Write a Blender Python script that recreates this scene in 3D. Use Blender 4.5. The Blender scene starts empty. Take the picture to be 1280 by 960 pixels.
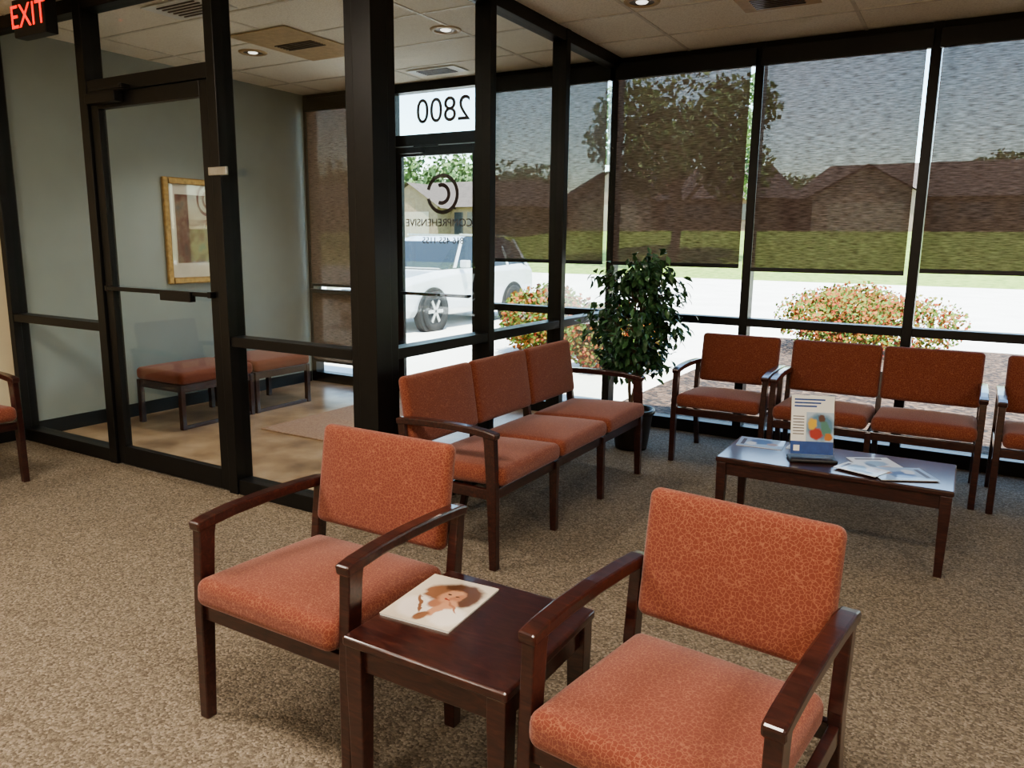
import bpy, bmesh, math, random
from mathutils import Vector, Matrix, Euler
random.seed(7)
S = bpy.context.scene
COL = S.collection

# ------------------------------------------------------------------ materials
def srgb(r,g,b):
    def f(c):
        c/=255.0
        return c/12.92 if c<=0.04045 else ((c+0.055)/1.055)**2.4
    return (f(r),f(g),f(b),1)
def new_mat(name):
    m=bpy.data.materials.new(name); m.use_nodes=True
    nt=m.node_tree; b=nt.nodes['Principled BSDF']
    return m,nt,b
def N(nt,t,**kw):
    n=nt.nodes.new(t)
    for k,v in kw.items(): setattr(n,k,v)
    return n
def ramp(nt,stops,interp='LINEAR'):
    r=N(nt,'ShaderNodeValToRGB'); cr=r.color_ramp; cr.interpolation=interp
    while len(cr.elements)<len(stops): cr.elements.new(0.5)
    for e,(p,c) in zip(cr.elements,stops): e.position=p; e.color=c
    return r
def coords(nt,scale=(1,1,1),kind='Object'):
    tc=N(nt,'ShaderNodeTexCoord'); mp=N(nt,'ShaderNodeMapping'); mp.inputs['Scale'].default_value=scale
    nt.links.new(tc.outputs[kind],mp.inputs[0]); return mp.outputs[0]
def mat_simple(name,c,rough=0.5,metal=0.0,var=0.12,scale=20,bump=0.0,coat=0.0,spec=0.5):
    m,nt,b=new_mat(name)
    co=coords(nt)
    nz=N(nt,'ShaderNodeTexNoise'); nz.inputs['Scale'].default_value=scale; nz.inputs['Detail'].default_value=3
    nt.links.new(co,nz.inputs['Vector'])
    d=tuple(x*(1-var) for x in c[:3])+(1,); l=tuple(min(1,x*(1+var)) for x in c[:3])+(1,)
    r=ramp(nt,[(0.3,d),(0.7,l)]); nt.links.new(nz.outputs['Fac'],r.inputs[0]); nt.links.new(r.outputs[0],b.inputs['Base Color'])
    b.inputs['Roughness'].default_value=rough; b.inputs['Metallic'].default_value=metal
    b.inputs['Coat Weight'].default_value=coat; b.inputs['Specular IOR Level'].default_value=spec
    if bump:
        bp=N(nt,'ShaderNodeBump'); bp.inputs['Strength'].default_value=bump; bp.inputs['Distance'].default_value=0.005
        nt.links.new(nz.outputs['Fac'],bp.inputs['Height']); nt.links.new(bp.outputs[0],b.inputs['Normal'])
    return m
def mat_wood():
    m,nt,b=new_mat('mahogany')
    co=coords(nt,(3,14,14))
    nz=N(nt,'ShaderNodeTexNoise'); nz.inputs['Scale'].default_value=4; nz.inputs['Detail'].default_value=6; nz.inputs['Distortion'].default_value=1.2
    nt.links.new(co,nz.inputs['Vector'])
    r=ramp(nt,[(0.3,(0.017,0.004,0.004,1)),(0.55,(0.038,0.010,0.008,1)),(0.8,(0.075,0.021,0.013,1))])
    nt.links.new(nz.outputs['Fac'],r.inputs[0]); nt.links.new(r.outputs[0],b.inputs['Base Color'])
    b.inputs['Roughness'].default_value=0.3; b.inputs['Coat Weight'].default_value=0.8; b.inputs['Coat Roughness'].default_value=0.12
    return m
def mat_fabric():
    m,nt,b=new_mat('crackle_fabric')
    co=coords(nt)
    nz=N(nt,'ShaderNodeTexNoise'); nz.inputs['Scale'].default_value=70; nz.inputs['Detail'].default_value=2
    nt.links.new(co,nz.inputs['Vector'])
    mx=N(nt,'ShaderNodeMix',data_type='RGBA'); mx.inputs[0].default_value=0.012
    nt.links.new(co,mx.inputs[6]); nt.links.new(nz.outputs['Color'],mx.inputs[7])
    v=N(nt,'ShaderNodeTexVoronoi',feature='DISTANCE_TO_EDGE'); v.inputs['Scale'].default_value=92
    nt.links.new(mx.outputs[2],v.inputs['Vector'])
    r=ramp(nt,[(0.0,(0.33,0.128,0.076,1)),(0.03,(0.30,0.112,0.066,1)),(0.08,(0.205,0.054,0.033,1)),(1,(0.195,0.050,0.031,1))])
    nt.links.new(v.outputs['Distance'],r.inputs[0]); 
    w=N(nt,'ShaderNodeTexNoise'); w.inputs['Scale'].default_value=600; nt.links.new(co,w.inputs['Vector'])
    m2=N(nt,'ShaderNodeMix',data_type='RGBA',blend_type='MULTIPLY'); m2.inputs[0].default_value=0.35
    nt.links.new(r.outputs[0],m2.inputs[6]); nt.links.new(w.outputs['Fac'],m2.inputs[7])
    nt.links.new(m2.outputs[2],b.inputs['Base Color'])
    b.inputs['Roughness'].default_value=0.85; b.inputs['Sheen Weight'].default_value=0.28; b.inputs['Sheen Roughness'].default_value=0.5
    b.inputs['Sheen Tint'].default_value=(1,0.82,0.80,1)
    b.inputs['Specular IOR Level'].default_value=0.2
    bp=N(nt,'ShaderNodeBump'); bp.inputs['Strength'].default_value=0.3; bp.inputs['Distance'].default_value=0.002
    nt.links.new(w.outputs['Fac'],bp.inputs['Height']); nt.links.new(bp.outputs[0],b.inputs['Normal'])
    return m
def mat_carpet():
    m,nt,b=new_mat('loop_carpet')
    co=coords(nt)
    v=N(nt,'ShaderNodeTexVoronoi'); v.inputs['Scale'].default_value=125; nt.links.new(co,v.inputs['Vector'])
    nz=N(nt,'ShaderNodeTexNoise'); nz.inputs['Scale'].default_value=110; nz.inputs['Detail'].default_value=4; nt.links.new(co,nz.inputs['Vector'])
    sep=N(nt,'ShaderNodeSeparateColor'); nt.links.new(v.outputs['Color'],sep.inputs[0])
    ad=N(nt,'ShaderNodeMath',operation='ADD'); nt.links.new(sep.outputs[0],ad.inputs[0]); nt.links.new(nz.outputs['Fac'],ad.inputs[1])
    hf=N(nt,'ShaderNodeMath',operation='MULTIPLY'); hf.inputs[1].default_value=0.5; nt.links.new(ad.outputs[0],hf.inputs[0])
    r=ramp(nt,[(0.2,(0.104,0.082,0.060,1)),(0.45,(0.175,0.141,0.105,1)),(0.62,(0.238,0.195,0.148,1)),(0.8,(0.33,0.275,0.212,1))])
    nt.links.new(hf.outputs[0],r.inputs[0]); nt.links.new(r.outputs[0],b.inputs['Base Color'])
    b.inputs['Roughness'].default_value=0.95; b.inputs['Specular IOR Level'].default_value=0.15
    bp=N(nt,'ShaderNodeBump'); bp.inputs['Strength'].default_value=0.7; bp.inputs['Distance'].default_value=0.005; bp.invert=True
    nt.links.new(v.outputs['Distance'],bp.inputs['Height']); nt.links.new(bp.outputs[0],b.inputs['Normal'])
    return m
def mat_ground(name,cols,scale,rough=0.9,bump=0.0,voro=False):
    m,nt,b=new_mat(name); co=coords(nt)
    if voro:
        t=N(nt,'ShaderNodeTexVoronoi'); t.inputs['Scale'].default_value=scale; nt.links.new(co,t.inputs['Vector'])
        sep=N(nt,'ShaderNodeSeparateColor'); nt.links.new(t.outputs['Color'],sep.inputs[0]); fac=sep.outputs[0]; h=t.outputs['Distance']
    else:
        t=N(nt,'ShaderNodeTexNoise'); t.inputs['Scale'].default_value=scale; t.inputs['Detail'].default_value=8; nt.links.new(co,t.inputs['Vector']); fac=h=t.outputs['Fac']
    n=len(cols); lo,hi=(0.05,0.95) if voro else (0.3,0.7)
    r=ramp(nt,[(lo+(hi-lo)*i/(n-1),c) for i,c in enumerate(cols)])
    nt.links.new(fac,r.inputs[0]); nt.links.new(r.outputs[0],b.inputs['Base Color']); b.inputs['Roughness'].default_value=rough
    if bump:
        bp=N(nt,'ShaderNodeBump'); bp.inputs['Strength'].default_value=bump; bp.inputs['Distance'].default_value=0.02
        nt.links.new(h,bp.inputs['Height']); nt.links.new(bp.outputs[0],b.inputs['Normal'])
    return m
def mat_glass(name='window_glass',tint=(0.93,0.96,0.95,1),k=1.0):
    m=bpy.data.materials.new(name); m.use_nodes=True; nt=m.node_tree; nt.nodes.clear()
    o=N(nt,'ShaderNodeOutputMaterial'); mx=N(nt,'ShaderNodeMixShader'); t=N(nt,'ShaderNodeBsdfTransparent'); g=N(nt,'ShaderNodeBsdfGlossy')
    f=N(nt,'ShaderNodeLayerWeight'); f.inputs[0].default_value=0.5
    t.inputs[0].default_value=tint; g.inputs['Roughness'].default_value=0.01
    pw=N(nt,'ShaderNodeMath',operation='POWER'); pw.inputs[1].default_value=5
    mm=N(nt,'ShaderNodeMath',operation='MULTIPLY_ADD'); mm.inputs[1].default_value=0.9*k; mm.inputs[2].default_value=0.035*k
    nt.links.new(f.outputs['Facing'],pw.inputs[0]); nt.links.new(pw.outputs[0],mm.inputs[0]); nt.links.new(mm.outputs[0],mx.inputs[0])
    nt.links.new(t.outputs[0],mx.inputs[1]); nt.links.new(g.outputs[0],mx.inputs[2]); nt.links.new(mx.outputs[0],o.inputs[0])
    return m
def mat_blind(name,k=1.0):
    m=bpy.data.materials.new(name); m.use_nodes=True; nt=m.node_tree; nt.nodes.clear()
    o=N(nt,'ShaderNodeOutputMaterial')
    co=coords(nt,(11,11,120))
    nz=N(nt,'ShaderNodeTexNoise'); nz.inputs['Scale'].default_value=1.3; nz.inputs['Detail'].default_value=3; nz.inputs['Roughness'].default_value=0.6
    nt.links.new(co,nz.inputs['Vector'])
    fr=ramp(nt,[(0.38,(0.026*k,)*3+(1,)),(0.5,(0.058*k,)*3+(1,)),(0.64,(0.105*k,)*3+(1,))]); nt.links.new(nz.outputs['Fac'],fr.inputs[0])
    cr=ramp(nt,[(0.35,(0.060,0.033,0.021,1)),(0.65,(0.145,0.088,0.062,1))]); nt.links.new(nz.outputs['Fac'],cr.inputs[0])
    d=N(nt,'ShaderNodeBsdfDiffuse'); tl=N(nt,'ShaderNodeBsdfTranslucent'); t=N(nt,'ShaderNodeBsdfTransparent'); t.inputs[0].default_value=(1,0.96,0.92,1)
    nt.links.new(cr.outputs[0],d.inputs[0]); nt.links.new(cr.outputs[0],tl.inputs[0])
    m1=N(nt,'ShaderNodeMixShader'); m1.inputs[0].default_value=0.35; nt.links.new(d.outputs[0],m1.inputs[1]); nt.links.new(tl.outputs[0],m1.inputs[2])
    m2=N(nt,'ShaderNodeMixShader'); nt.links.new(fr.outputs[0],m2.inputs[0]); nt.links.new(m1.outputs[0],m2.inputs[1]); nt.links.new(t.outputs[0],m2.inputs[2])
    nt.links.new(m2.outputs[0],o.inputs[0]); return m
def mat_emit(name,c,s):
    m,nt,b=new_mat(name); b.inputs['Base Color'].default_value=c; b.inputs['Emission Color'].default_value=c; b.inputs['Emission Strength'].default_value=s; return m
def mat_leaf(name,cs,rough=0.45):
    m,nt,b=new_mat(name)
    g=N(nt,'ShaderNodeNewGeometry'); r=ramp(nt,[(i/(len(cs)-1),c) for i,c in enumerate(cs)]); nt.links.new(g.outputs['Random Per Island'],r.inputs[0])
    nt.links.new(r.outputs[0],b.inputs['Base Color']); b.inputs['Roughness'].default_value=rough
    return m
def mat_print(name,base,blobs,warp=0.012,wscale=25):
    m,nt,b=new_mat(name); co=coords(nt)
    nz=N(nt,'ShaderNodeTexNoise'); nz.inputs['Scale'].default_value=wscale; nz.inputs['Detail'].default_value=4; nt.links.new(co,nz.inputs['Vector'])
    sb=N(nt,'ShaderNodeVectorMath',operation='SUBTRACT'); nt.links.new(nz.outputs['Color'],sb.inputs[0]); sb.inputs[1].default_value=(0.5,0.5,0.5)
    sc=N(nt,'ShaderNodeVectorMath',operation='SCALE'); nt.links.new(sb.outputs[0],sc.inputs[0]); sc.inputs['Scale'].default_value=warp*2
    ad=N(nt,'ShaderNodeVectorMath',operation='ADD'); nt.links.new(co,ad.inputs[0]); nt.links.new(sc.outputs[0],ad.inputs[1])
    bc=N(nt,'ShaderNodeRGB'); bc.outputs[0].default_value=base; cur=bc.outputs[0]
    for (cx,cy,rx,ry,rot,col) in blobs:
        a=N(nt,'ShaderNodeVectorMath',operation='SUBTRACT'); nt.links.new(ad.outputs[0],a.inputs[0]); a.inputs[1].default_value=(cx,cy,0)
        mp=N(nt,'ShaderNodeMapping'); mp.vector_type='TEXTURE'; mp.inputs['Rotation'].default_value=(0,0,rot); mp.inputs['Scale'].default_value=(rx,ry,1e6)
        nt.links.new(a.outputs[0],mp.inputs[0])
        ln=N(nt,'ShaderNodeVectorMath',operation='LENGTH'); nt.links.new(mp.outputs[0],ln.inputs[0])
        r=ramp(nt,[(0.40,(1,1,1,1)),(0.56,(0,0,0,1))]); hh=N(nt,'ShaderNodeMath',operation='MULTIPLY'); hh.inputs[1].default_value=0.5
        nt.links.new(ln.outputs['Value'],hh.inputs[0]); nt.links.new(hh.outputs[0],r.inputs[0])
        mx=N(nt,'ShaderNodeMix',data_type='RGBA'); nt.links.new(r.outputs[0],mx.inputs[0]); nt.links.new(cur,mx.inputs[6]); mx.inputs[7].default_value=col; cur=mx.outputs[2]
    nt.links.new(cur,b.inputs['Base Color']); b.inputs['Roughness'].default_value=0.3; b.inputs['Coat Weight'].default_value=0.4
    return m

WOOD=mat_wood(); FAB=mat_fabric(); CARPET=mat_carpet()
FRAME=mat_simple('dark_bronze_aluminium',(0.012,0.011,0.011,1),0.38,0.3,0.1)
GLASS=mat_glass(); GLASSI=mat_glass('partition_glass',(0.95,0.97,0.96,1),1.0)
BLIND=mat_blind('woven_solar_shade'); BLINDD=mat_blind('woven_shade_dense',0.2)
BLACK=mat_simple('black_plastic',(0.012,0.012,0.014,1),0.4)
GREYW=mat_simple('grey_blue_paint',srgb(148,158,158),0.7,0,0.03,6)
CREAMW=mat_simple('cream_paint',srgb(215,202,172),0.7,0,0.03,6)
TILE=mat_ground('acoustic_tile',[(0.74,0.69,0.60,1),(0.88,0.83,0.73,1),(0.92,0.87,0.77,1)],90,0.9,0.2)
GRID=mat_simple('grid_white',srgb(215,208,195),0.5)
BEIGE=mat_simple('vent_beige',srgb(190,165,130),0.5)
METAL=mat_simple('brushed_metal',(0.5,0.5,0.5,1),0.35,0.9)
WHITE=mat_simple('white_paper',(0.8,0.8,0.78,1),0.4,0,0.03)

# ------------------------------------------------------------------ geometry helpers
def empty(name,loc=(0,0,0),rz=0):
    e=bpy.data.objects.new(name,None); COL.objects.link(e); e.location=loc; e.rotation_euler=(0,0,rz); e.empty_display_size=0.1; return e
def mk(name,verts,faces,mats,parent=None,smooth=False,bevel=0,fm=None,M=None):
    me=bpy.data.meshes.new(name)
    if M is not None: verts=[tuple(M@Vector(v)) for v in verts]
    me.from_pydata([tuple(v) for v in verts],[],faces)
    if not isinstance(mats,(list,tuple)): mats=[mats]
    for m in mats: me.materials.append(m)
    if fm:
        for p,i in zip(me.polygons,fm): p.material_index=i
    bm=bmesh.new(); bm.from_mesh(me)
    bmesh.ops.recalc_face_normals(bm,faces=bm.faces)
    bm.to_mesh(me); bm.free()
    if smooth:
        for p in me.polygons: p.use_smooth=True
    o=bpy.data.objects.new(name,me); COL.objects.link(o)
    if parent: o.parent=parent
    if bevel:
        b=o.modifiers.new('b','BEVEL'); b.width=bevel; b.segments=2; b.limit_method='ANGLE'
    return o
BF=[(0,1,2,3),(4,7,6,5),(0,4,5,1),(1,5,6,2),(2,6,7,3),(3,7,4,0)]
def bv(x0,x1,y0,y1,z0,z1):
    return [(x0,y0,z0),(x1,y0,z0),(x1,y1,z0),(x0,y1,z0),(x0,y0,z1),(x1,y0,z1),(x1,y1,z1),(x0,y1,z1)]
def box(name,x0,x1,y0,y1,z0,z1,mat,parent=None,bevel=0,M=None):
    return mk(name,bv(x0,x1,y0,y1,z0,z1),BF,mat,parent,bevel=bevel,M=M)
def boxes(name,lst,mat,parent=None,bevel=0):
    V=[];F=[]
    for b in lst:
        n=len(V); V+=bv(*b); F+=[tuple(i+n for i in f) for f in BF]
    return mk(name,V,F,mat,parent,bevel=bevel)
def quad(name,x0,x1,y0,y1,z,mat,parent=None):
    return mk(name,[(x0,y0,z),(x1,y0,z),(x1,y1,z),(x0,y1,z)],[(0,1,2,3)],mat,parent)
def loft(name,secs,mat,parent=None,bevel=0,smooth=False,fm=None):
    n=len(secs[0]); V=[v for s in secs for v in s]; F=[]
    for i in range(len(secs)-1):
        for j in range(n):
            F.append((i*n+j,i*n+(j+1)%n,(i+1)*n+(j+1)%n,(i+1)*n+j))
    F.append(tuple(range(n))); F.append(tuple((len(secs)-1)*n+j for j in range(n)))
    return mk(name,V,F,mat,parent,bevel=bevel,smooth=smooth,fm=fm)
def yz_bar(name,x,w,path,mat,parent,bevel=0.006):
    secs=[]
    for i,(y,z,t) in enumerate(path):
        a=path[max(0,i-1)]; b=path[min(len(path)-1,i+1)]
        d=Vector((b[0]-a[0],b[1]-a[1])).normalized(); n=Vector((-d[1],d[0]))*t/2
        secs.append([(x-w/2,y-n[0],z-n[1]),(x+w/2,y-n[0],z-n[1]),(x+w/2,y+n[0],z+n[1]),(x-w/2,y+n[0],z+n[1])])
    return loft(name,secs,mat,parent,bevel=bevel)
def rbox(name,size,r,mat,parent=None,crown=0,M=None):
    hx,hy,hz=[s/2 for s in size]
    def axis(h):
        k=h-r; L=[k+r*t for t in (0,0.35,0.7,1)]
        mid=[k*i/4 for i in range(-3,4)]
        return [-v for v in reversed(L)]+mid+L
    ax=[axis(hx),axis(hy),axis(hz)]; H=(hx,hy,hz); V=[];F=[];idx={}
    def vid(p):
        q=[max(-(H[i]-r),min(H[i]-r,p[i])) for i in range(3)]
        d=Vector([p[i]-q[i] for i in range(3)]); L=d.length
        v=Vector(q)+(d*(r/L) if L>1e-9 else d)
        if v.z>0: v.z+=crown*(1-(v.x/hx)**2)*(1-(v.y/hy)**2)
        key=tuple(round(c,6) for c in v)
        if key not in idx: idx[key]=len(V); V.append(v)
        return idx[key]
    for a in range(3):
        b,c=(a+1)%3,(a+2)%3
        for s in (-1,1):
            for i in range(len(ax[b])-1):
                for j in range(len(ax[c])-1):
                    f=[]
                    for (u,w) in ((i,j),(i+1,j),(i+1,j+1),(i,j+1)):
                        p=[0,0,0]; p[a]=s*H[a]; p[b]=ax[b][u]; p[c]=ax[c][w]; k=vid(p)
                        if k not in f: f.append(k)
                    if len(f)>=3: F.append(tuple(f))
    return mk(name,V,F,mat,parent,smooth=True,M=M)
def cyl(name,r0,r1,z0,z1,mat,parent=None,seg=32,M=None,smooth=True):
    V=[];F=[]
    for i in range(seg):
        a=2*math.pi*i/seg; V.append((r0*math.cos(a),r0*math.sin(a),z0))
    for i in range(seg):
        a=2*math.pi*i/seg; V.append((r1*math.cos(a),r1*math.sin(a),z1))
    for i in range(seg): F.append((i,(i+1)%seg,seg+(i+1)%seg,seg+i))
    F.append(tuple(range(seg))); F.append(tuple(range(seg,2*seg)))
    o=mk(name,V,F,mat,parent,M=M)
    if smooth:
        for p in o.data.polygons:
            if len(p.vertices)==4: p.use_smooth=True
    return o
def lathe(name,prof,mat,parent=None,seg=32,M=None):
    V=[];F=[]
    for r,z in prof:
        for i in range(seg):
            a=2*math.pi*i/seg; V.append((r*math.cos(a),r*math.sin(a),z))
    for k in range(len(prof)-1):
        for i in range(seg): F.append((k*seg+i,k*seg+(i+1)%seg,(k+1)*seg+(i+1)%seg,(k+1)*seg+i))
    return mk(name,V,F,mat,parent,smooth=True,M=M)
def text(name,s,size,mat,parent,M,extrude=0.001,align='CENTER'):
    c=bpy.data.curves.new(name,'FONT'); c.body=s; c.size=size; c.extrude=extrude; c.align_x=align; c.align_y='CENTER'
    c.materials.append(mat); o=bpy.data.objects.new(name,c); COL.objects.link(o); o.parent=parent; o.matrix_local=M; return o

# ------------------------------------------------------------------ room
XL=-6.0; XP=-2.58; XR=4.14; YB=6.0; YF=3.0; YR=-4.0; CH=2.93
me=mk('floor',[(XL,YR,0),(XR,YR,0),(XR,YF,0),(XL,YF,0),(XP,YF,0),(XR,YB,0),(XP,YB,0)],[(0,1,2,4,3),(4,2,5,6)],CARPET)
VF=mat_ground('vestibule_stone',[srgb(132,106,84),srgb(172,143,114),srgb(200,172,142)],3.5,0.3)
quad('floor_vestibule',XL,XP,YF,YB,0.0,VF)
box('wall_left',XL-0.15,XL,YF-0.03,YB+0.1,-0.1,CH+0.1,GREYW)
box('wall_left_lobby',XL-0.15,XL,YR-0.15,YF-0.031,-0.1,CH+0.1,CREAMW)
box('wall_rear',XL,XR,YR-0.15,YR,-0.1,CH+0.1,CREAMW)
box('wall_right',XR,XR+0.15,YR-0.15,YB+0.1,-0.1,CH+0.1,CREAMW)
box('baseboard_left',XL,XL+0.012,YF+0.06,YB-0.08,0.0,0.11,BLACK)
box('baseboard_left_lobby',XL,XL+0.012,YR,YF-0.07,0.0,0.11,BLACK)
box('baseboard_rear',XL+0.02,XR,YR,YR+0.012,0.0,0.11,BLACK)
box('ceiling',XL-0.15,XR+0.15,YR-0.15,YB+0.25,CH,CH+0.12,TILE)
bars=[]
y=YR+0.3
while y<YB: bars.append((XL,XR,y-0.011,y+0.011,CH-0.004,CH)); y+=0.61
x=XL+0.35
while x<XR: bars.append((x-0.011,x+0.011,YR,YB,CH-0.0045,CH-0.0002)); x+=1.22
boxes('trim_1',bars,GRID)

# ------------------------------------------------------------------ storefront
RZ=0.915
def bay(name,x0,x1,last=False):
    e=empty(name,((x0+x1)/2,YB,0)); w=(x1-x0)/2; h=0.032
    L=[(-w-h,-w+h,-0.06,0.06,0,CH),(-w+h,w-h,-0.055,0.055,CH-0.13,CH),(-w+h,w-h,-0.055,0.055,RZ-0.03,RZ+0.03),(-w+h,w-h,-0.055,0.055,0,0.10)]
    if last: L.append((w-h,w+h,-0.06,0.06,0,CH))
    boxes('frame',L,FRAME,e,0.003)
    boxes('pane',[(-w+h,w-h,0.02,0.026,RZ+0.03,CH-0.13),(-w+h,w-h,0.02,0.026,0.10,RZ-0.03)],GLASS,e)
    return e
bx=[XP+1.12*i for i in range(7)]
for i in range(6): bay('window_%d'%(i+1),bx[i],bx[i+1],last=(i==5))
bay('window_7',-3.84,XP)
bay('window_8',XL+0.03,-4.90)
def blind(x0,x1,zb,gapr=0.03,y=YB-0.085,mat=None):
    cx=(x0+x1)/2
    e=empty('roller_blind',(cx,y,0)); a=x0-cx+0.04; b=x1-cx-0.035-gapr*0.6
    mk('shade',[(a,0.0,zb),(b,0.0,zb),(b,0.0,CH-0.14),(a,0.0,CH-0.14)],[(0,1,2,3)],mat or BLIND,e)
    box('hem_bar',a,b,-0.008,0.008,zb-0.022,zb+0.008,BLACK,e,0.003)
    box('cassette',a-0.02,b+0.02+gapr*0.6,-0.03,0.02,CH-0.17,CH-0.05,BLACK,e,0.006)
for i in range(6): blind(bx[i],bx[i+1],1.345 if i!=1 else 1.325)
blind(-3.84,XP,1.345)
blind(XL+0.03,-4.90,1.04,0,mat=BLINDD)
e=empty('lower_roller_blind',((XL+0.03-4.90)/2,YB-0.085,0))
mk('shade',[(-0.50,0,0.24),(0.50,0,0.24),(0.50,0,0.96),(-0.50,0,0.96)],[(0,1,2,3)],BLINDD,e)
box('hem_bar',-0.5,0.5,-0.008,0.008,0.22,0.245,BLACK,e,0.003); box('cassette',-0.52,0.52,-0.02,0.02,0.95,0.99,BLACK,e,0.004)

DECAL=mat_simple('bronze_vinyl',(0.10,0.045,0.03,1),0.5)
e=empty('door_1',(-4.37,YB,0)); w=0.53
boxes('jamb',[(-w-0.0,-w+0.05,-0.06,0.06,0,CH),(w-0.05,w,-0.06,0.06,0,CH),(-w+0.05,w-0.05,-0.055,0.055,2.37,2.47),(-w+0.05,w-0.05,-0.055,0.055,CH-0.08,CH)],FRAME,e,0.003)
boxes('leaf',[(-0.475,-0.405,-0.022,0.022,0.01,2.365),(0.405,0.475,-0.022,0.022,0.01,2.365),(-0.405,0.405,-0.022,0.022,2.28,2.365),(-0.405,0.405,-0.022,0.022,0.01,0.16)],FRAME,e,0.003)
boxes('pane',[(-0.405,0.405,-0.003,0.003,0.16,2.28),(-w+0.05,w-0.05,-0.003,0.003,2.47,CH-0.08)],GLASS,e)
boxes('push_bar',[(-0.40,0.40,-0.075,-0.05,0.98,1.01),(-0.40,-0.37,-0.06,-0.02,0.985,1.01),(0.37,0.40,-0.06,-0.02,0.985,1.01)],FRAME,e,0.004)
boxes('closer',[(-0.38,-0.12,-0.09,-0.03,2.30,2.35),(-0.2,0.08,-0.10,-0.085,2.35,2.365)],FRAME,e,0.003)
MT=Matrix.Translation
def back_text(z,x=0,y=0.012): return MT((x,y,z))@Euler((math.pi/2,0,math.pi),'XYZ').to_matrix().to_4x4()
text('street_number','2800',0.31,DECAL,e,back_text(2.67,0.06))
text('logo_name','COMPREHENSIVE',0.10,DECAL,e,back_text(1.665,0.0),extrude=0.002)
text('phone','816-455-1155',0.085,DECAL,e,back_text(1.50,0.05),extrude=0.002)
def ring(name,r0,r1,a0,a1,M,mat,parent,seg=32):
    V=[];F=[]
    for i in range(seg+1):
        a=a0+(a1-a0)*i/seg
        V+= [(r0*math.cos(a),0,r0*math.sin(a)),(r1*math.cos(a),0,r1*math.sin(a))]
    for i in range(seg): F.append((2*i,2*i+1,2*i+3,2*i+2))
    return mk(name,V,F,mat,parent,M=M)
ring('logo_ring',0.15,0.185,-2.9,2.9,MT((0.05,0.012,1.93)),DECAL,e)
ring('logo_letter',0.065,0.10,-2.0,2.0,MT((0.04,0.012,1.93)),DECAL,e)

def partition_y(name,ys):
    e=empty(name,(XP,(ys[0]+ys[-1])/2,0)); oy=(ys[0]+ys[-1])/2; h=0.032; L=[];G=[]
    for i,y in enumerate(ys[1:-1]): L.append((-0.055,0.055,y-oy-h,y-oy+h,0,CH))
    for a,b in zip(ys[:-1],ys[1:]):
        a2=a-oy+(h if a!=ys[0] else 0.12); b2=b-oy-(h if b!=ys[-1] else 0.07)
        L+=[(-0.05,0.05,a2,b2,CH-0.08,CH),(-0.05,0.05,a2,b2,RZ-0.028,RZ+0.028),(-0.05,0.05,a2,b2,0,0.09)]
        G+=[(-0.003,0.003,a2,b2,RZ+0.028,CH-0.08),(-0.003,0.003,a2,b2,0.09,RZ-0.028)]
    y0=ys[0]-oy
    L+=[(-0.06,0.06,y0-0.06,y0+0.06,0,CH),(-0.055,0.055,y0+0.063,y0+0.12,0,CH)]
    boxes('frame',L,FRAME,e,0.003); boxes('pane',G,GLASSI,e); return e
partition_y('glass_partition',[YF,4.03,5.0,YB])
e=empty('glass_partition',((XP-3.65)/2,YF,0)); ox=(XP-3.65)/2
a,b=-3.65-ox+0.036,XP-ox-0.115
boxes('frame',[(b,b+0.052,-0.05,0.05,0,CH),(a,b,-0.05,0.05,CH-0.08,CH),(a,b,-0.05,0.05,RZ-0.028,RZ+0.028),(a,b,-0.05,0.05,0,0.09)],FRAME,e,0.003)
boxes('pane',[(a,b,-0.003,0.003,RZ+0.028,CH-0.08),(a,b,-0.003,0.003,0.09,RZ-0.028)],GLASSI,e)
e=empty('glass_partition',((XL-4.84)/2,YF,0)); ox=(XL-4.84)/2
a,b=XL-ox+0.06,-4.84-ox-0.04
boxes('frame',[(XL-ox+0.0,a,-0.055,0.055,0,CH),(a,b,-0.05,0.05,CH-0.08,CH),(a,b,-0.05,0.05,RZ-0.028,RZ+0.028),(a,b,-0.05,0.05,0,0.09)],FRAME,e,0.003)
boxes('pane',[(a,b,-0.003,0.003,RZ+0.028,CH-0.08),(a,b,-0.003,0.003,0.09,RZ-0.028)],GLASSI,e)
e=empty('door_2',(-4.245,YF,0)); w=0.595
boxes('jamb',[(-w-0.04,-w+0.04,-0.06,0.06,0,CH),(w-0.036,w+0.036,-0.06,0.06,0,CH),(-w+0.04,w-0.036,-0.055,0.055,2.36,2.44),(-w+0.04,w-0.036,-0.055,0.055,CH-0.08,CH)],FRAME,e,0.003)
lw=0.545
boxes('leaf',[(-lw,-lw+0.075,-0.045,0.0,0.01,2.355),(lw-0.07,lw,-0.045,0.0,0.01,2.355),(-lw+0.075,lw-0.07,-0.045,0,2.27,2.355),(-lw+0.075,lw-0.07,-0.045,0,0.01,0.13)],FRAME,e,0.003)
boxes('pane',[(-lw+0.075,lw-0.07,-0.025,-0.019,0.13,2.27),(-w+0.04,w-0.036,-0.003,0.003,2.44,CH-0.08)],GLASSI,e)
boxes('push_bar',[(-0.47,0.50,-0.085,-0.065,1.165,1.19),(0.08,0.36,-0.10,-0.06,1.13,1.19),(-0.5,-0.47,-0.085,-0.045,1.16,1.195),(0.49,0.52,-0.085,-0.045,1.16,1.195)],FRAME,e,0.004)
boxes('closer',[(-0.50,-0.20,-0.11,-0.05,2.29,2.35),(-0.42,-0.12,-0.125,-0.11,2.355,2.37),(-0.14,-0.11,-0.12,-0.06,2.355,2.38)],FRAME,e,0.004)
box('label_plate',0.55,0.70,-0.075,-0.061,1.84,1.885,METAL,e,0.003)

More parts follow.
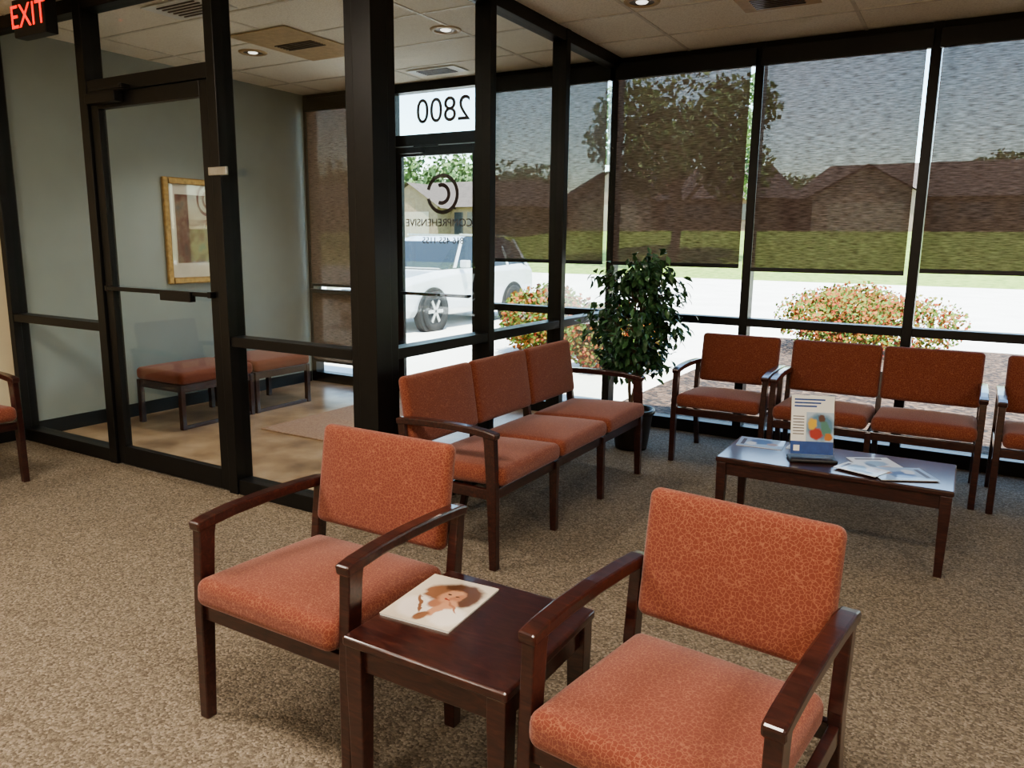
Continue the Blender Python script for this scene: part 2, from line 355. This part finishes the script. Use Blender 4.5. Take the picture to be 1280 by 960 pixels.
# ------------------------------------------------------------------ ceiling fixtures
CAN=mat_simple('can_reflector',(0.10,0.07,0.05,1),0.3,0.6)
LENS=mat_emit('downlight_lens',(1,0.95,0.88,1),1.6)
for (x,y) in [(-1.87,4.66),(-3.28,4.61),(-5.0,4.44),(0.6,4.66)]:
    e=empty('recessed_downlight',(x,y,CH))
    lathe('trim_ring',[(0.075,-0.004),(0.08,-0.012),(0.105,-0.008),(0.11,-0.001)],BEIGE,e)
    cyl('reflector',0.078,0.078,-0.003,-0.0015,CAN,e)
    cyl('lamp',0.03,0.038,-0.010,-0.003,LENS,e)
    l=bpy.data.lights.new('downlight_fill_spot','SPOT'); l.energy=75 if x<-2.6 else 22; l.spot_size=math.radians(115); l.spot_blend=0.8; l.shadow_soft_size=0.05; l.color=(1,0.9,0.78)  # added spot in an unlit downlight, brightens the vestibule and the floor below
    lo=bpy.data.objects.new('downlight_fill_spot',l); COL.objects.link(lo); lo.parent=e; lo.location=(0,0,-0.07)
def vent(x,y,sx,sy,mat,cz=0.3):
    e=empty('ceiling_vent',(x,y,CH))
    box('plate',-sx/2,sx/2,-sy/2,sy/2,-0.012,-0.005,mat,e,0.003)
    L=[]
    n=6
    for i in range(n):
        yy=-sy*cz/2+sy*cz*(i+0.5)/n; L.append((-sx*0.32,sx*0.32,yy-0.006,yy+0.006,-0.018,-0.0125))
    boxes('louvres',L,CAN,e)
vent(-4.47,4.42,0.58,0.85,BEIGE,0.2); vent(-4.09,5.62,0.5,0.22,WHITE,0.8); vent(-4.41,3.42,0.55,0.3,WHITE,0.8); vent(-1.15,5.0,0.45,0.3,BEIGE,0.7)
FILL_PANEL=mat_emit('fill_troffer_diffuser',(1,0.93,0.82,1),6.0)
for x in (-3.6,-0.8,2.0):  # invented troffers out of view, added as fill light for the lobby
    for y in (-2.2,0.8):
        e=empty('added_fill_troffer',(x,y,CH))
        boxes('housing',[(-0.6,0.6,-0.3,-0.28,-0.03,0),(-0.6,0.6,0.28,0.3,-0.03,0),(-0.6,-0.58,-0.28,0.28,-0.03,0),(0.58,0.6,-0.28,0.28,-0.03,0)],GRID,e)
        box('diffuser',-0.58,0.58,-0.28,0.28,-0.012,-0.006,FILL_PANEL,e)
        l=bpy.data.lights.new('troffer_fill_lamp','AREA'); l.shape='RECTANGLE'; l.size=1.1; l.size_y=0.5; l.energy=60; l.color=(1,0.91,0.78)
        lo=bpy.data.objects.new('troffer_fill_lamp',l); COL.objects.link(lo); lo.parent=e; lo.location=(0,0,-0.035)

e=empty('exit_sign',(-5.03,2.80,0))
RED=mat_emit('exit_red',(1,0.03,0.015,1),1.6)
box('housing',-0.17,0.17,-0.04,0.04,2.69,2.905,BLACK,e,0.006); box('canopy',-0.08,0.08,-0.04,0.04,2.905,CH,BLACK,e)
text('letters','EXIT',0.19,RED,e,MT((0,-0.042,2.80))@Euler((math.pi/2,0,0)).to_matrix().to_4x4())

# ------------------------------------------------------------------ seating
def seating(name,n,loc,rz,pitch):
    e=empty(name,(loc[0],loc[1],0),rz); W=n*pitch
    for i in range(n+1):
        x=i*pitch; end=(i==0 or i==n)
        k=i+1
        if end:
            yz_bar('front_leg_%d'%k,x,0.036,[(0.012,0.0,0.036),(0.022,0.36,0.050),(0.036,0.60,0.056),(0.040,0.634,0.060)],WOOD,e,0.004)
            yz_bar('armrest_%d'%k,x,0.048,[(0.000,0.636,0.030),(0.05,0.644,0.034),(0.14,0.653,0.034),(0.28,0.657,0.034),(0.42,0.654,0.034),(0.525,0.648,0.034),(0.565,0.642,0.03)],WOOD,e,0.007)
            yz_bar('rear_leg_%d'%k,x,0.034,[(0.60,0.0,0.032),(0.53,0.30,0.044),(0.515,0.42,0.046),(0.54,0.64,0.04)],WOOD,e,0.004)
            box('side_rail_%d'%k,x-0.012,x+0.012,0.03,0.51,0.335,0.385,WOOD,e,0.003)
        else:
            yz_bar('front_leg_%d'%k,x,0.034,[(0.012,0.0,0.034),(0.020,0.38,0.046)],WOOD,e,0.004)
            yz_bar('rear_leg_%d'%k,x,0.034,[(0.60,0.0,0.032),(0.53,0.30,0.044),(0.515,0.42,0.046),(0.55,0.68,0.03)],WOOD,e,0.004)
            box('side_rail_%d'%k,x-0.012,x+0.012,0.03,0.51,0.335,0.385,WOOD,e,0.003)
    boxes('seat_rails',[(0,W,0.010,0.034,0.335,0.385),(0,W,0.50,0.524,0.335,0.385)],WOOD,e,0.003)
    for i in range(n):
        cx=(i+0.5)*pitch; sw=pitch-(0.040 if n==1 else 0.022)
        rbox('seat_%d'%(i+1),(sw,0.53,0.09),0.033,FAB,e,crown=0.022,M=MT((cx,0.235,0.430))@Matrix.Rotation(math.radians(-2.5),4,'X'))
        bw=pitch-(0.045 if n==1 else 0.012)
        rbox('back_%d'%(i+1),(bw,0.35,0.055),0.0265,FAB,e,crown=0.012,M=MT((cx,0.530,0.682))@Matrix.Rotation(math.radians(-9),4,'X')@Matrix.Rotation(math.radians(90),4,'X'))
        boxes('back_bracket_%d'%(i+1),[(i*pitch+0.0,(i+1)*pitch,0.535,0.555,0.56,0.60)],WOOD,e,0.003)
    return e
seating('lounge_chair',1,(-1.95,1.415),0,0.60)
seating('lounge_chair',1,(-0.762,1.365),math.radians(-6),0.545)
seating('three_seat_bench_chair',3,(-1.75,2.85),math.radians(90),0.597)
seating('lounge_chair',1,(-1.68,5.06),0,0.60)
seating('two_seat_bench_chair',2,(-1.02,5.03),0,0.58)
seating('lounge_chair',1,(0.23,5.0),0,0.60)
seating('lounge_chair',1,(-4.90,1.83),math.radians(90),0.58)

def bench(loc,rz=0,L=0.70,D=0.56):
    e=empty('upholstered_bench',(loc[0],loc[1],0),rz)
    for i,(x,y) in enumerate([(0.02,0.02),(D-0.02,0.02),(0.02,L-0.02),(D-0.02,L-0.02)]):
        box('leg_%d'%(i+1),x-0.02,x+0.02,y-0.02,y+0.02,0,0.36,WOOD,e,0.004)
    boxes('apron',[(0.04,D-0.04,0.005,0.03,0.30,0.36),(0.04,D-0.04,L-0.03,L-0.005,0.30,0.36),(0.005,0.03,0.04,L-0.04,0.30,0.36),(D-0.03,D-0.005,0.04,L-0.04,0.30,0.36)],WOOD,e,0.003)
    boxes('foot_rail',[(D-0.032,D-0.008,0.04,L-0.04,0.0,0.03)],WOOD,e,0.003)
    rbox('seat',(D+0.02,L,0.10),0.035,FAB,e,crown=0.02,M=MT((D/2,L/2,0.408)))
bench((-5.78,3.76),L=0.72); bench((-5.78,4.50),L=0.64)

# ------------------------------------------------------------------ tables
def table(name,x0,x1,y0,y1,h,leg=0.045):
    cx,cy=(x0+x1)/2,(y0+y1)/2; e=empty(name,(cx,cy,0)); a,b=(x1-x0)/2,(y1-y0)/2
    o=box('top',-a,a,-b,b,h-0.028,h,WOOD,e,0.008)
    o.modifiers['b'].segments=4
    boxes('apron',[(-a+0.03,a-0.03,-b+0.02,-b+0.04,h-0.095,h-0.028),(-a+0.03,a-0.03,b-0.04,b-0.02,h-0.095,h-0.028),(-a+0.02,-a+0.04,-b+0.03,b-0.03,h-0.095,h-0.028),(a-0.04,a-0.02,-b+0.03,b-0.03,h-0.095,h-0.028)],WOOD,e,0.002)
    k=0
    for sx in (-1,1):
        for sy in (-1,1):
            k+=1; X=sx*(a-leg/2-0.006); Y=sy*(b-leg/2-0.006); t=leg/2; u=t*0.72
            loft('leg_%d'%k,[[(X-u,Y-u,0),(X+u,Y-u,0),(X+u,Y+u,0),(X-u,Y+u,0)],[(X-t,Y-t,h-0.1),(X+t,Y-t,h-0.1),(X+t,Y+t,h-0.1),(X-t,Y+t,h-0.1)],[(X-t,Y-t,h-0.028),(X+t,Y-t,h-0.028),(X+t,Y+t,h-0.028),(X-t,Y+t,h-0.028)]],WOOD,e,bevel=0.003)
    return e
table('side_table',-1.295,-0.80,1.35,1.83,0.50,0.052)
table('coffee_table',-1.04,0.04,3.85,4.37,0.42,0.048)

# ------------------------------------------------------------------ printed matter
def poly(name,pts,z,mat,parent): return mk(name,[(x,y,z) for x,y in pts],[tuple(range(len(pts)))],mat,parent)
PAPER=mat_simple('cover_cream',srgb(222,212,196),0.25,0,0.05,15,coat=0.5)
DKP=mat_simple('print_dark',srgb(60,45,45),0.3,0,0.3,60,coat=0.5)
BLUE=mat_simple('print_blue',srgb(35,75,145),0.3,0,0.15,30,coat=0.5)
CR=srgb(206,194,176); SK=srgb(192,142,112); HR=srgb(92,62,46); PK=srgb(226,216,206); LS=srgb(145,60,55); DK=srgb(62,42,36); MH=srgb(135,96,72); SH=srgb(165,115,90)
COVER=mat_print('portrait_cover',CR,[
 (0.02,0.070,0.074,0.050,0.2,HR),(-0.035,0.035,0.036,0.055,0.4,MH),(0.065,0.035,0.032,0.055,0.0,HR),
 (-0.045,-0.06,0.055,0.065,0.5,PK),(0.065,-0.075,0.05,0.055,0,PK),(0.0,-0.02,0.03,0.03,0,SH),
 (0.015,0.035,0.034,0.046,-0.35,SK),(0.034,0.030,0.014,0.034,-0.35,SH),(0.035,-0.012,0.024,0.030,0.3,SK),(0.015,-0.06,0.015,0.062,-0.3,SK),(-0.003,-0.10,0.017,0.03,-0.3,MH),
 (0.004,0.044,0.007,0.003,-0.3,DK),(0.030,0.037,0.007,0.003,-0.3,DK),(0.012,0.014,0.009,0.004,-0.3,LS),(-0.045,-0.04,0.006,0.055,0.5,MH),(0.05,-0.02,0.004,0.04,0.8,SH)],0.012,38)
e=empty('magazine',(-1.185,1.635,0.5),math.radians(4))
box('pages',-0.108,0.108,-0.14,0.14,0.0005,0.006,WHITE,e); box('cover',-0.11,0.11,-0.141,0.141,0.006,0.0068,COVER,e)
e=empty('brochure_stand',(-0.60,4.04,0.42),math.radians(22))
box('base',-0.115,0.115,-0.055,0.055,0.0,0.018,BLACK,e,0.006)
T=MT((0,0.02,0.018))@Matrix.Rotation(math.radians(78),4,'X')
def up(name,x0,x1,y0,y1,mat,d):
    o=box(name,x0,x1,y0,y1,0.005+d,0.0055+d,mat,e); o.matrix_local=T; return o
o=box('holder',-0.112,0.112,0,0.32,-0.004,0.004,mat_glass('acrylic',(0.9,0.93,0.95,1),1.0),e); o.matrix_local=T
up('sheet',-0.105,0.105,0.01,0.31,WHITE,0.0)
PHO=mat_print('brochure_photo',srgb(176,196,214),[(0.04,0.15,0.07,0.07,0,srgb(90,130,160)),(0.02,0.115,0.035,0.03,0,srgb(170,55,50)),(0.0,0.165,0.022,0.03,0,srgb(215,175,70)),(0.065,0.14,0.022,0.05,0.3,srgb(80,130,120)),(0.045,0.195,0.018,0.02,0,srgb(90,60,50)),(0.08,0.10,0.02,0.02,0,srgb(190,120,60))],0.010,50)
up('blue_band',-0.105,0.105,0.01,0.075,BLUE,0.0006); up('photo',-0.03,0.105,0.075,0.225,PHO,0.0006)
for i in range(3): up('heading_%d'%(i+1),-0.09,0.06-0.02*i,0.285-0.017*i,0.293-0.017*i,BLUE,0.0006)
for i in range(7): up('line_%d'%(i+1),-0.095,-0.04,0.20-0.015*i,0.204-0.015*i,DKP,0.0006)
up('badge',-0.09,-0.06,0.025,0.055,WHITE,0.0012)
PP1=mat_print('pamphlet_print_blue',srgb(150,175,205),[(0.02,0.0,0.06,0.06,0.3,srgb(50,85,140)),(-0.03,0.05,0.04,0.03,0,srgb(210,215,220)),(-0.02,-0.06,0.03,0.03,0,srgb(170,130,110))],0.02,20)
PP2=mat_print('pamphlet_print_pale',srgb(222,226,228),[(0.0,0.02,0.06,0.05,0.5,srgb(130,160,185)),(0.02,-0.05,0.04,0.03,0,srgb(190,165,150)),(-0.04,-0.02,0.02,0.05,0,srgb(90,105,120))],0.02,20)
def pamphlet(name,x,y,rz,w,h,mat,z=0.42,t=0.003):
    e=empty(name,(x,y,z),rz); box('pages',-w/2+0.001,w/2-0.001,-h/2+0.001,h/2-0.001,0.0003,t,WHITE,e); box('cover',-w/2,w/2,-h/2,h/2,t,t+0.0005,mat,e)
    poly('title',[(-w*0.35,h*0.34),(w*0.3,h*0.34),(w*0.3,h*0.42),(-w*0.35,h*0.42)],t+0.0008,DKP,e)
pamphlet('pamphlet',-0.90,4.25,math.radians(95),0.20,0.24,PP1)
pamphlet('pamphlet',-0.66,4.28,math.radians(86),0.14,0.20,PP2)
pamphlet('magazine',-0.30,4.13,math.radians(30),0.21,0.27,PP2)
pamphlet('magazine',-0.19,4.01,math.radians(-62),0.21,0.27,PP1,0.4238)
pamphlet('magazine',-0.36,3.98,math.radians(70),0.15,0.21,PP2,0.4276)

# ------------------------------------------------------------------ framed picture
GOLD=mat_simple('antique_gold',(0.42,0.24,0.09,1),0.4,0.7,0.25,30,0.3)
e=empty('framed_picture',(XL,4.60,0))
W2,z0,z1=0.34,1.10,2.01
def fr(d,x0,x1): return [(x0,x1,-W2,-W2+d,z0,z1),(x0,x1,W2-d,W2,z0,z1),(x0,x1,-W2+d,W2-d,z0,z0+d),(x0,x1,-W2+d,W2-d,z1-d,z1)]
boxes('frame',fr(0.055,0.0,0.035),GOLD,e,0.01)
box('mat_board',0.004,0.012,-W2+0.05,W2-0.05,z0+0.05,z1-0.05,PAPER,e)
PRT=mat_ground('print_scene',[srgb(50,34,30),srgb(110,56,44),srgb(140,112,90),srgb(98,102,98)],6,0.4)
box('print',0.012,0.0135,-W2+0.12,W2-0.12,z0+0.18,z1-0.14,PRT,e)
box('glazing',0.018,0.020,-W2+0.05,W2-0.05,z0+0.05,z1-0.05,mat_glass('picture_glass',(1,1,1,1),1.0),e)
MATM=mat_ground('mat_weave',[srgb(150,118,100),srgb(176,146,124)],60,0.95)
box('door_mat',-4.75,-3.85,4.12,5.6,0.0005,0.012,MATM,None,0.004)

# ------------------------------------------------------------------ ficus
e=empty('potted_ficus',(-2.05,5.24,0))
POT=mat_simple('dark_pot',(0.03,0.02,0.016,1),0.4)
lathe('pot',[(0.0,0.0),(0.115,0.0),(0.12,0.02),(0.15,0.26),(0.165,0.27),(0.165,0.30),(0.145,0.30),(0.14,0.26),(0.0,0.26)],POT,e)
cyl('soil',0.14,0.14,0.255,0.27,mat_simple('soil',(0.04,0.025,0.015,1),0.95,0,0.4,80,0.5),e)
BARK=mat_simple('bark',(0.16,0.11,0.07,1),0.8,0,0.3,60,0.4)
def tube(bm_list,pts,r0,r1,seg=7):
    V,F=bm_list; base=len(V); n=len(pts)
    for i,p in enumerate(pts):
        a=Vector(pts[max(0,i-1)]); b=Vector(pts[min(n-1,i+1)]); d=(b-a).normalized()
        u=d.orthogonal().normalized(); v=d.cross(u); r=r0+(r1-r0)*i/(n-1)
        for k in range(seg):
            t=2*math.pi*k/seg; V.append(tuple(Vector(p)+u*r*math.cos(t)+v*r*math.sin(t)))
    for i in range(n-1):
        for k in range(seg): F.append((base+i*seg+k,base+i*seg+(k+1)%seg,base+(i+1)*seg+(k+1)%seg,base+(i+1)*seg+k))
TV,TF=[],[]
for s in range(3):
    ph=s*2.1; pts=[(0.03*math.cos(ph+z*6),0.03*math.sin(ph+z*6),0.26+z) for z in [i*0.06 for i in range(14)]]
    tube((TV,TF),pts,0.013,0.009)
tips=[]
for i in range(96):
    a=random.uniform(0,2*math.pi); zc=0.60+0.80*(i+0.5)/96
    R=0.37*math.sqrt(max(0.06,1-((zc-0.98)/0.52)**2))*math.sqrt(random.uniform(0.05,1))
    tip=(R*math.cos(a),R*math.sin(a),zc); st=(0.02*math.cos(a),0.02*math.sin(a),max(0.5,min(1.1,zc-0.15)))
    md=((tip[0]+st[0])/2,(tip[1]+st[1])/2,(tip[2]+st[2])/2+0.05)
    tube((TV,TF),[st,md,tip],0.006,0.002,5); tips.append((st,md,tip))
mk('stems',TV,TF,BARK,e,smooth=True)
LV,LF=[],[]
def leaf(V,F,p,d,up,L,w):
    d=d.normalized(); s=d.cross(up); s=s.normalized() if s.length>1e-4 else d.orthogonal().normalized(); n=s.cross(d)
    b=len(V); 
    for (t,ww,h) in ((0,0,0),(0.3,0.8,0.05),(0.6,1.0,0.02),(1,0,-0.12)):
        c=p+d*L*t+n*L*h
        if ww==0: V.append(tuple(c))
        else: V.append(tuple(c+s*w*ww+n*w*0.25)); V.append(tuple(c)); V.append(tuple(c-s*w*ww+n*w*0.25))
    F+= [(b,b+1,b+2),(b,b+2,b+3),(b+1,b+4,b+5,b+2),(b+2,b+5,b+6,b+3),(b+4,b+7,b+5),(b+5,b+7,b+6)]
for st,md,tip in tips:
    for k in range(19):
        t=0.1+0.95*random.random(); p=Vector(md).lerp(Vector(tip),min(1,t))+Vector([random.gauss(0,0.04) for _ in range(3)])
        d=Vector((p.x*1.2+random.gauss(0,0.35),p.y*1.2+random.gauss(0,0.35),-0.35+random.gauss(0,0.35)))
        leaf(LV,LF,p,d,Vector((random.gauss(0,0.3),random.gauss(0,0.3),1)),random.uniform(0.06,0.085),random.uniform(0.016,0.023))
mk('leaves',LV,LF,mat_leaf('ficus_leaf',[(0.015,0.05,0.02,1),(0.085,0.19,0.08,1)],0.32),e)

# ------------------------------------------------------------------ exterior
GRASS=mat_ground('lawn',[srgb(90,112,48),srgb(118,138,62),srgb(138,154,80)],3,0.95)
CONC=mat_ground('concrete',[srgb(205,200,192),srgb(222,218,210)],0.8,0.9)
GRAV=mat_ground('river_gravel',[srgb(26,20,16),srgb(56,40,30),srgb(80,60,46),srgb(104,82,66)],22,0.9,0.8,True)
GV=[];GF=[]
rows=[(6,-.14),(36,-.14),(42,.45),(48,1.25),(54,2.0),(60,2.5),(70,2.6),(260,2.6)]
for (yy,zz) in rows: GV+=[(-190,yy,zz),(190,yy,zz)]
for i in range(len(rows)-1): GF.append((2*i,2*i+1,2*i+3,2*i+2))
mk('ground_lawn',GV,GF,GRASS,smooth=True)
quad('ground_parking_lot',-90,70,9.0,37,-0.11,CONC)
quad('ground_sidewalk',-8,XP-0.3,6.1,9.1,-0.06,CONC)
quad('ground_gravel_bed',XP-0.3,20,6.1,13.6,-0.06,GRAV)
TLEAF=mat_leaf('tree_leaf',[(0.03,0.07,0.015,1),(0.11,0.18,0.045,1)],0.6)
def canopy(ells,n,size):
    V=[];F=[]
    for c,r in ells:
        for _ in range(n):
            u=Vector([random.gauss(0,1) for _ in range(3)]).normalized(); k=random.uniform(0.55,1.05)
            p=Vector((c[0]+u.x*r[0]*k,c[1]+u.y*r[1]*k,c[2]+u.z*r[2]*k)); s=size*random.uniform(0.6,1.3)
            a=Vector([random.gauss(0,1) for _ in range(3)]).normalized(); b=a.orthogonal().normalized()
            q=len(V); V+=[tuple(p+a*s),tuple(p+b*s*0.7),tuple(p-a*s),tuple(p-b*s*0.7)]; F.append((q,q+1,q+2,q+3))
    return V,F
def tree(name,loc,h,w,n=420,ls=0.02,z=-0.14):
    e=empty(name,(loc[0],loc[1],z))
    V,F=[],[]
    tube((V,F),[(0,0,0),(0.02*h,0,h*0.2),(0,0.02*h,h*0.45),(0,0,h*0.75)],0.028*h,0.008*h,9)
    for i in range(7):
        a=i*2.4; r=w*0.33; tube((V,F),[(0,0,h*(0.25+0.04*i)),(r*0.5*math.cos(a),r*0.5*math.sin(a),h*(0.42+0.04*i)),(r*math.cos(a),r*math.sin(a),h*(0.55+0.04*i))],0.012*h,0.004*h,6)
    mk('trunk',V,F,BARK,e,smooth=True)
    el=[((0,0,h*0.72),(w*0.33,w*0.33,h*0.25))]
    for i in range(9):
        a=i*2.4; el.append(((w*0.32*math.cos(a),w*0.32*math.sin(a),h*(0.45+0.04*i)),(w*0.2,w*0.2,h*0.14)))
    V,F=canopy(el,n,h*ls); mk('leaves',V,F,TLEAF,e)
tree('shade_tree',(-14.6,42.5),10.8,10.2,700,0.017,0.5)
for (x,y,h,w) in [(3,92,9,12),(14,90,10,13),(-9,96,7.5,14),(-22,98,8,14),(-45,74,8,12),(-56,76,10,14),(-68,72,9,14),(27,92,10,14),(-34,96,7.5,13),(-80,80,9,14)]:
    tree('background_tree',(x,y),h,w,260,0.03,2.5)
ROOF=mat_simple('shingle_roof',(0.085,0.065,0.055,1),0.9,0,0.2,3); BRICK=mat_simple('brick_wall',(0.20,0.13,0.095,1),0.9,0,0.2,4); SID=mat_simple('siding',(0.24,0.18,0.14,1),0.8,0,0.05,4)
DWIN=mat_simple('dark_window',(0.03,0.035,0.045,1),0.1); GAR=mat_simple('garage_paint',(0.30,0.25,0.20,1),0.6)
def house(x,y,w=16,d=9,h=2.6,rh=2.3,z=2.45,mat=BRICK,sid=None):
    sid=sid or SID
    e=empty('house',(x,y,z))
    box('walls',-w/2,w/2,0,d,-1.2,h,mat,e)
    o=0.6
    mk('roof',[(-w/2-o,-o,h-0.1),(w/2+o,-o,h-0.1),(w/2+o,d+o,h-0.1),(-w/2-o,d+o,h-0.1),(-w/2+1.5,d/2,h+rh),(w/2-1.5,d/2,h+rh)],[(0,1,5,4),(2,3,4,5),(1,2,5),(3,0,4),(0,3,2,1)],ROOF,e)
    g=w*0.2; c=-w*0.22
    box('wing',c-g,c+g,-1.8,0,-1.2,h,sid,e)
    mk('gable',[(c-g,-1.8,h),(c+g,-1.8,h),(c,-1.8,h+rh*0.75),(c-g,d/2,h),(c+g,d/2,h),(c,d/2,h+rh*0.75)],[(0,1,2),(3,5,4)],sid,e)
    mk('gable_roof',[(c-g-o,-2.2,h-0.25),(c,-2.2,h+rh*0.8),(c,d/2,h+rh*0.8),(c-g-o,d/2,h-0.25),(c+g+o,-2.2,h-0.25),(c+g+o,d/2,h-0.25)],[(0,1,2,3),(1,4,5,2)],ROOF,e)
    box('garage_door',c-g*0.7,c+g*0.7,-1.85,-1.8,0,2.1,GAR,e)
    boxes('windows',[(w*0.1,w*0.22,-0.05,0,0.9,2.1),(w*0.3,w*0.42,-0.05,0,0.9,2.1)],DWIN,e)
    box('front_door',w*0.01,w*0.07,-0.05,0,0,2.1,DWIN,e)
for i,x in enumerate([-22,-3,17,37]): house(x,61+(i%2)*2,w=18,rh=2.7)
LB=mat_simple('tan_brick',(0.20,0.145,0.10,1),0.9,0,0.15,4)
house(-37.0,53,w=14,z=1.7,mat=LB,sid=LB); house(-60,56,w=15,z=2.1); house(-44,66,w=16,mat=LB)
ORN=mat_leaf('shrub_leaf',[(0.26,0.022,0.004,1),(0.26,0.09,0.008,1),(0.10,0.16,0.015,1),(0.07,0.13,0.015,1)],0.8)
def shrub(x,y,w,h):
    e=empty('shrub',(x,y,-0.06)); el=[]
    for i in range(9): el.append(((w*0.30*math.cos(i*2.4)*((i%3)/2),w*0.25*math.sin(i*2.4),h*(0.42+0.07*(2-i%3))),(w*0.24,w*0.22,h*0.44)))
    V,F=canopy(el,1100,0.032); mk('leaves',V,F,ORN,e)
    V,F=[],[]
    for i in range(9):
        a=i*0.7; tube((V,F),[(0.04*math.cos(a),0.04*math.sin(a),0),(w*0.3*math.cos(a),w*0.25*math.sin(a),h*0.5)],0.02,0.006,5)
    mk('stems',V,F,BARK,e)
shrub(-1.45,12.6,2.9,1.0); shrub(-5.3,9.9,1.6,0.95); shrub(-3.8,8.8,1.3,0.85); shrub(5,12.4,2.6,1.0)

PAINT=mat_simple('white_car_paint',(0.50,0.52,0.54,1),0.2,0,0.01,2,coat=1.0); TYRE=mat_simple('tyre',(0.015,0.015,0.015,1),0.8)
CGL=mat_simple('car_glass',(0.02,0.025,0.03,1),0.08)
def suv(x,y,rz=0):
    e=empty('car',(x,y,-0.11),rz)
    st=[(0.0,.48,.72,.68),(0.08,.32,.86,.82),(0.35,.26,.98,.91),(1.2,.25,1.09,.945),(1.7,.25,1.13,.95),(4.2,.25,1.17,.95),(4.6,.30,1.12,.91),(4.72,.45,.95,.83)]
    secs=[]
    for (yy,zb,zt,hw) in st:
        half=[(hw*.88,zb),(hw*.98,zb+.12),(hw,(zb+zt)/2),(hw*.985,zt-.12),(hw*.90,zt-.01)]
        secs.append([(p[0],yy,p[1]) for p in half]+[(-p[0],yy,p[1]) for p in reversed(half)])
    loft('body',secs,PAINT,e,smooth=False,bevel=0.02)
    gs=[(1.25,1.10,1.12,.86,.80),(1.98,1.10,1.60,.88,.68),(2.35,1.10,1.70,.88,.67),(3.7,1.10,1.70,.88,.67),(4.3,1.12,1.56,.87,.66),(4.62,1.12,1.14,.84,.78)]
    secs=[[(b,yy,zb),(t,yy,zt),(-t,yy,zt),(-b,yy,zb)] for (yy,zb,zt,b,t) in gs]
    fm=[]
    for i in range(len(gs)-1):
        for j in range(4):
            if j in (0,2): fm.append(1)
            elif j==1: fm.append(1 if i in (0,4) else 0)
            else: fm.append(0)
    fm+=[0,0]
    loft('cabin',secs,[PAINT,CGL],e,fm=fm)
    def pill(y0,y1):
        for s in (-1,1):
            mk('pillar',[(s*.885,y0,1.12),(s*.885,y0+.09,1.12),(s*.68,y1+.09,1.66),(s*.68,y1,1.66),(s*.85,y0,1.10),(s*.85,y0+.09,1.10),(s*.65,y1+.09,1.64),(s*.65,y1,1.64)],BF,PAINT,e)
    pill(2.55,2.6); pill(3.55,3.55); pill(1.62,2.15); pill(4.35,4.1)
    boxes('roof_rails',[(-.66,-.62,2.2,4.0,1.71,1.75),(.62,.66,2.2,4.0,1.71,1.75)],METAL,e)
    for (yy) in (0.92,3.72):
        for s in (-1,1):
            M=MT((s*0.80,yy,0.36))@Matrix.Rotation(s*math.pi/2,4,'Y')
            cyl('wheel_arch',0.43,0.43,0.0,0.157,TYRE,e,M=M)
            lathe('tyre',[(0.22,0.17),(0.25,0.19),(0.34,0.19),(0.36,0.17),(0.36,0.0)],TYRE,e,M=M)
            cyl('rim',0.23,0.23,0.12,0.16,TYRE,e,M=M)
            for k in range(6):
                mk('spoke',bv(-0.03,0.03,0.03,0.22,0.16,0.185),BF,METAL,e,M=M@Matrix.Rotation(k*math.pi/3,4,'Z'))
    boxes('lights_front',[(-.80,-.50,0.02,0.12,.70,.82),(.50,.80,0.02,0.12,.70,.82)],METAL,e,0.01)
    box('grille',-.42,.42,-0.01,0.06,.50,.74,BLACK,e,0.01)
    boxes('mirrors',[(.93,1.10,1.75,1.88,1.12,1.26),(-1.10,-.93,1.75,1.88,1.12,1.26)],PAINT,e,0.02)
suv(-9.2,10.3)

# ------------------------------------------------------------------ light
w=bpy.data.worlds.new('sky'); S.world=w; w.use_nodes=True; nt=w.node_tree; bg=nt.nodes['Background']
sk=N(nt,'ShaderNodeTexSky'); sk.sky_type='NISHITA'; sk.sun_disc=False; sk.sun_elevation=math.radians(60); sk.sun_rotation=math.radians(150); sk.dust_density=0.2; sk.air_density=1.2
tc=N(nt,'ShaderNodeTexCoord'); mp=N(nt,'ShaderNodeMapping'); mp.inputs['Scale'].default_value=(2,2,6); nt.links.new(tc.outputs['Generated'],mp.inputs[0])
nz=N(nt,'ShaderNodeTexNoise'); nz.inputs['Scale'].default_value=0.9; nz.inputs['Detail'].default_value=5; nt.links.new(mp.outputs[0],nz.inputs['Vector'])
cr=ramp(nt,[(0.52,(0,0,0,1)),(0.8,(0.4,0.4,0.4,1))]); nt.links.new(nz.outputs['Fac'],cr.inputs[0])
mx=N(nt,'ShaderNodeMix',data_type='RGBA'); nt.links.new(cr.outputs[0],mx.inputs[0]); nt.links.new(sk.outputs[0],mx.inputs[6]); mx.inputs[7].default_value=(5.0,5.3,6.0,1)
nt.links.new(mx.outputs[2],bg.inputs[0]); bg.inputs[1].default_value=0.95
l=bpy.data.lights.new('sun','SUN'); l.energy=23; l.angle=0.01; l.color=(1,0.94,0.84)
so=bpy.data.objects.new('sun',l); COL.objects.link(so); so.location=(10,-10,20)
so.rotation_euler=Vector((0.30,-0.26,1.0)).to_track_quat('Z','Y').to_euler()

# ------------------------------------------------------------------ camera
cam=bpy.data.cameras.new('camera'); co=bpy.data.objects.new('camera',cam); COL.objects.link(co); S.camera=co
cam.sensor_width=36; cam.lens=27.0; cam.clip_end=600
R=Matrix.Rotation(math.radians(30.5),4,'Z')@Matrix.Rotation(math.radians(79.5),4,'X')@Matrix.Rotation(math.radians(0.7),4,'Z')
co.matrix_world=MT((0,0,1.5))@R
S.view_settings.view_transform='AgX'
try: S.view_settings.look='AgX - Medium High Contrast'
except Exception as ex: print(ex)
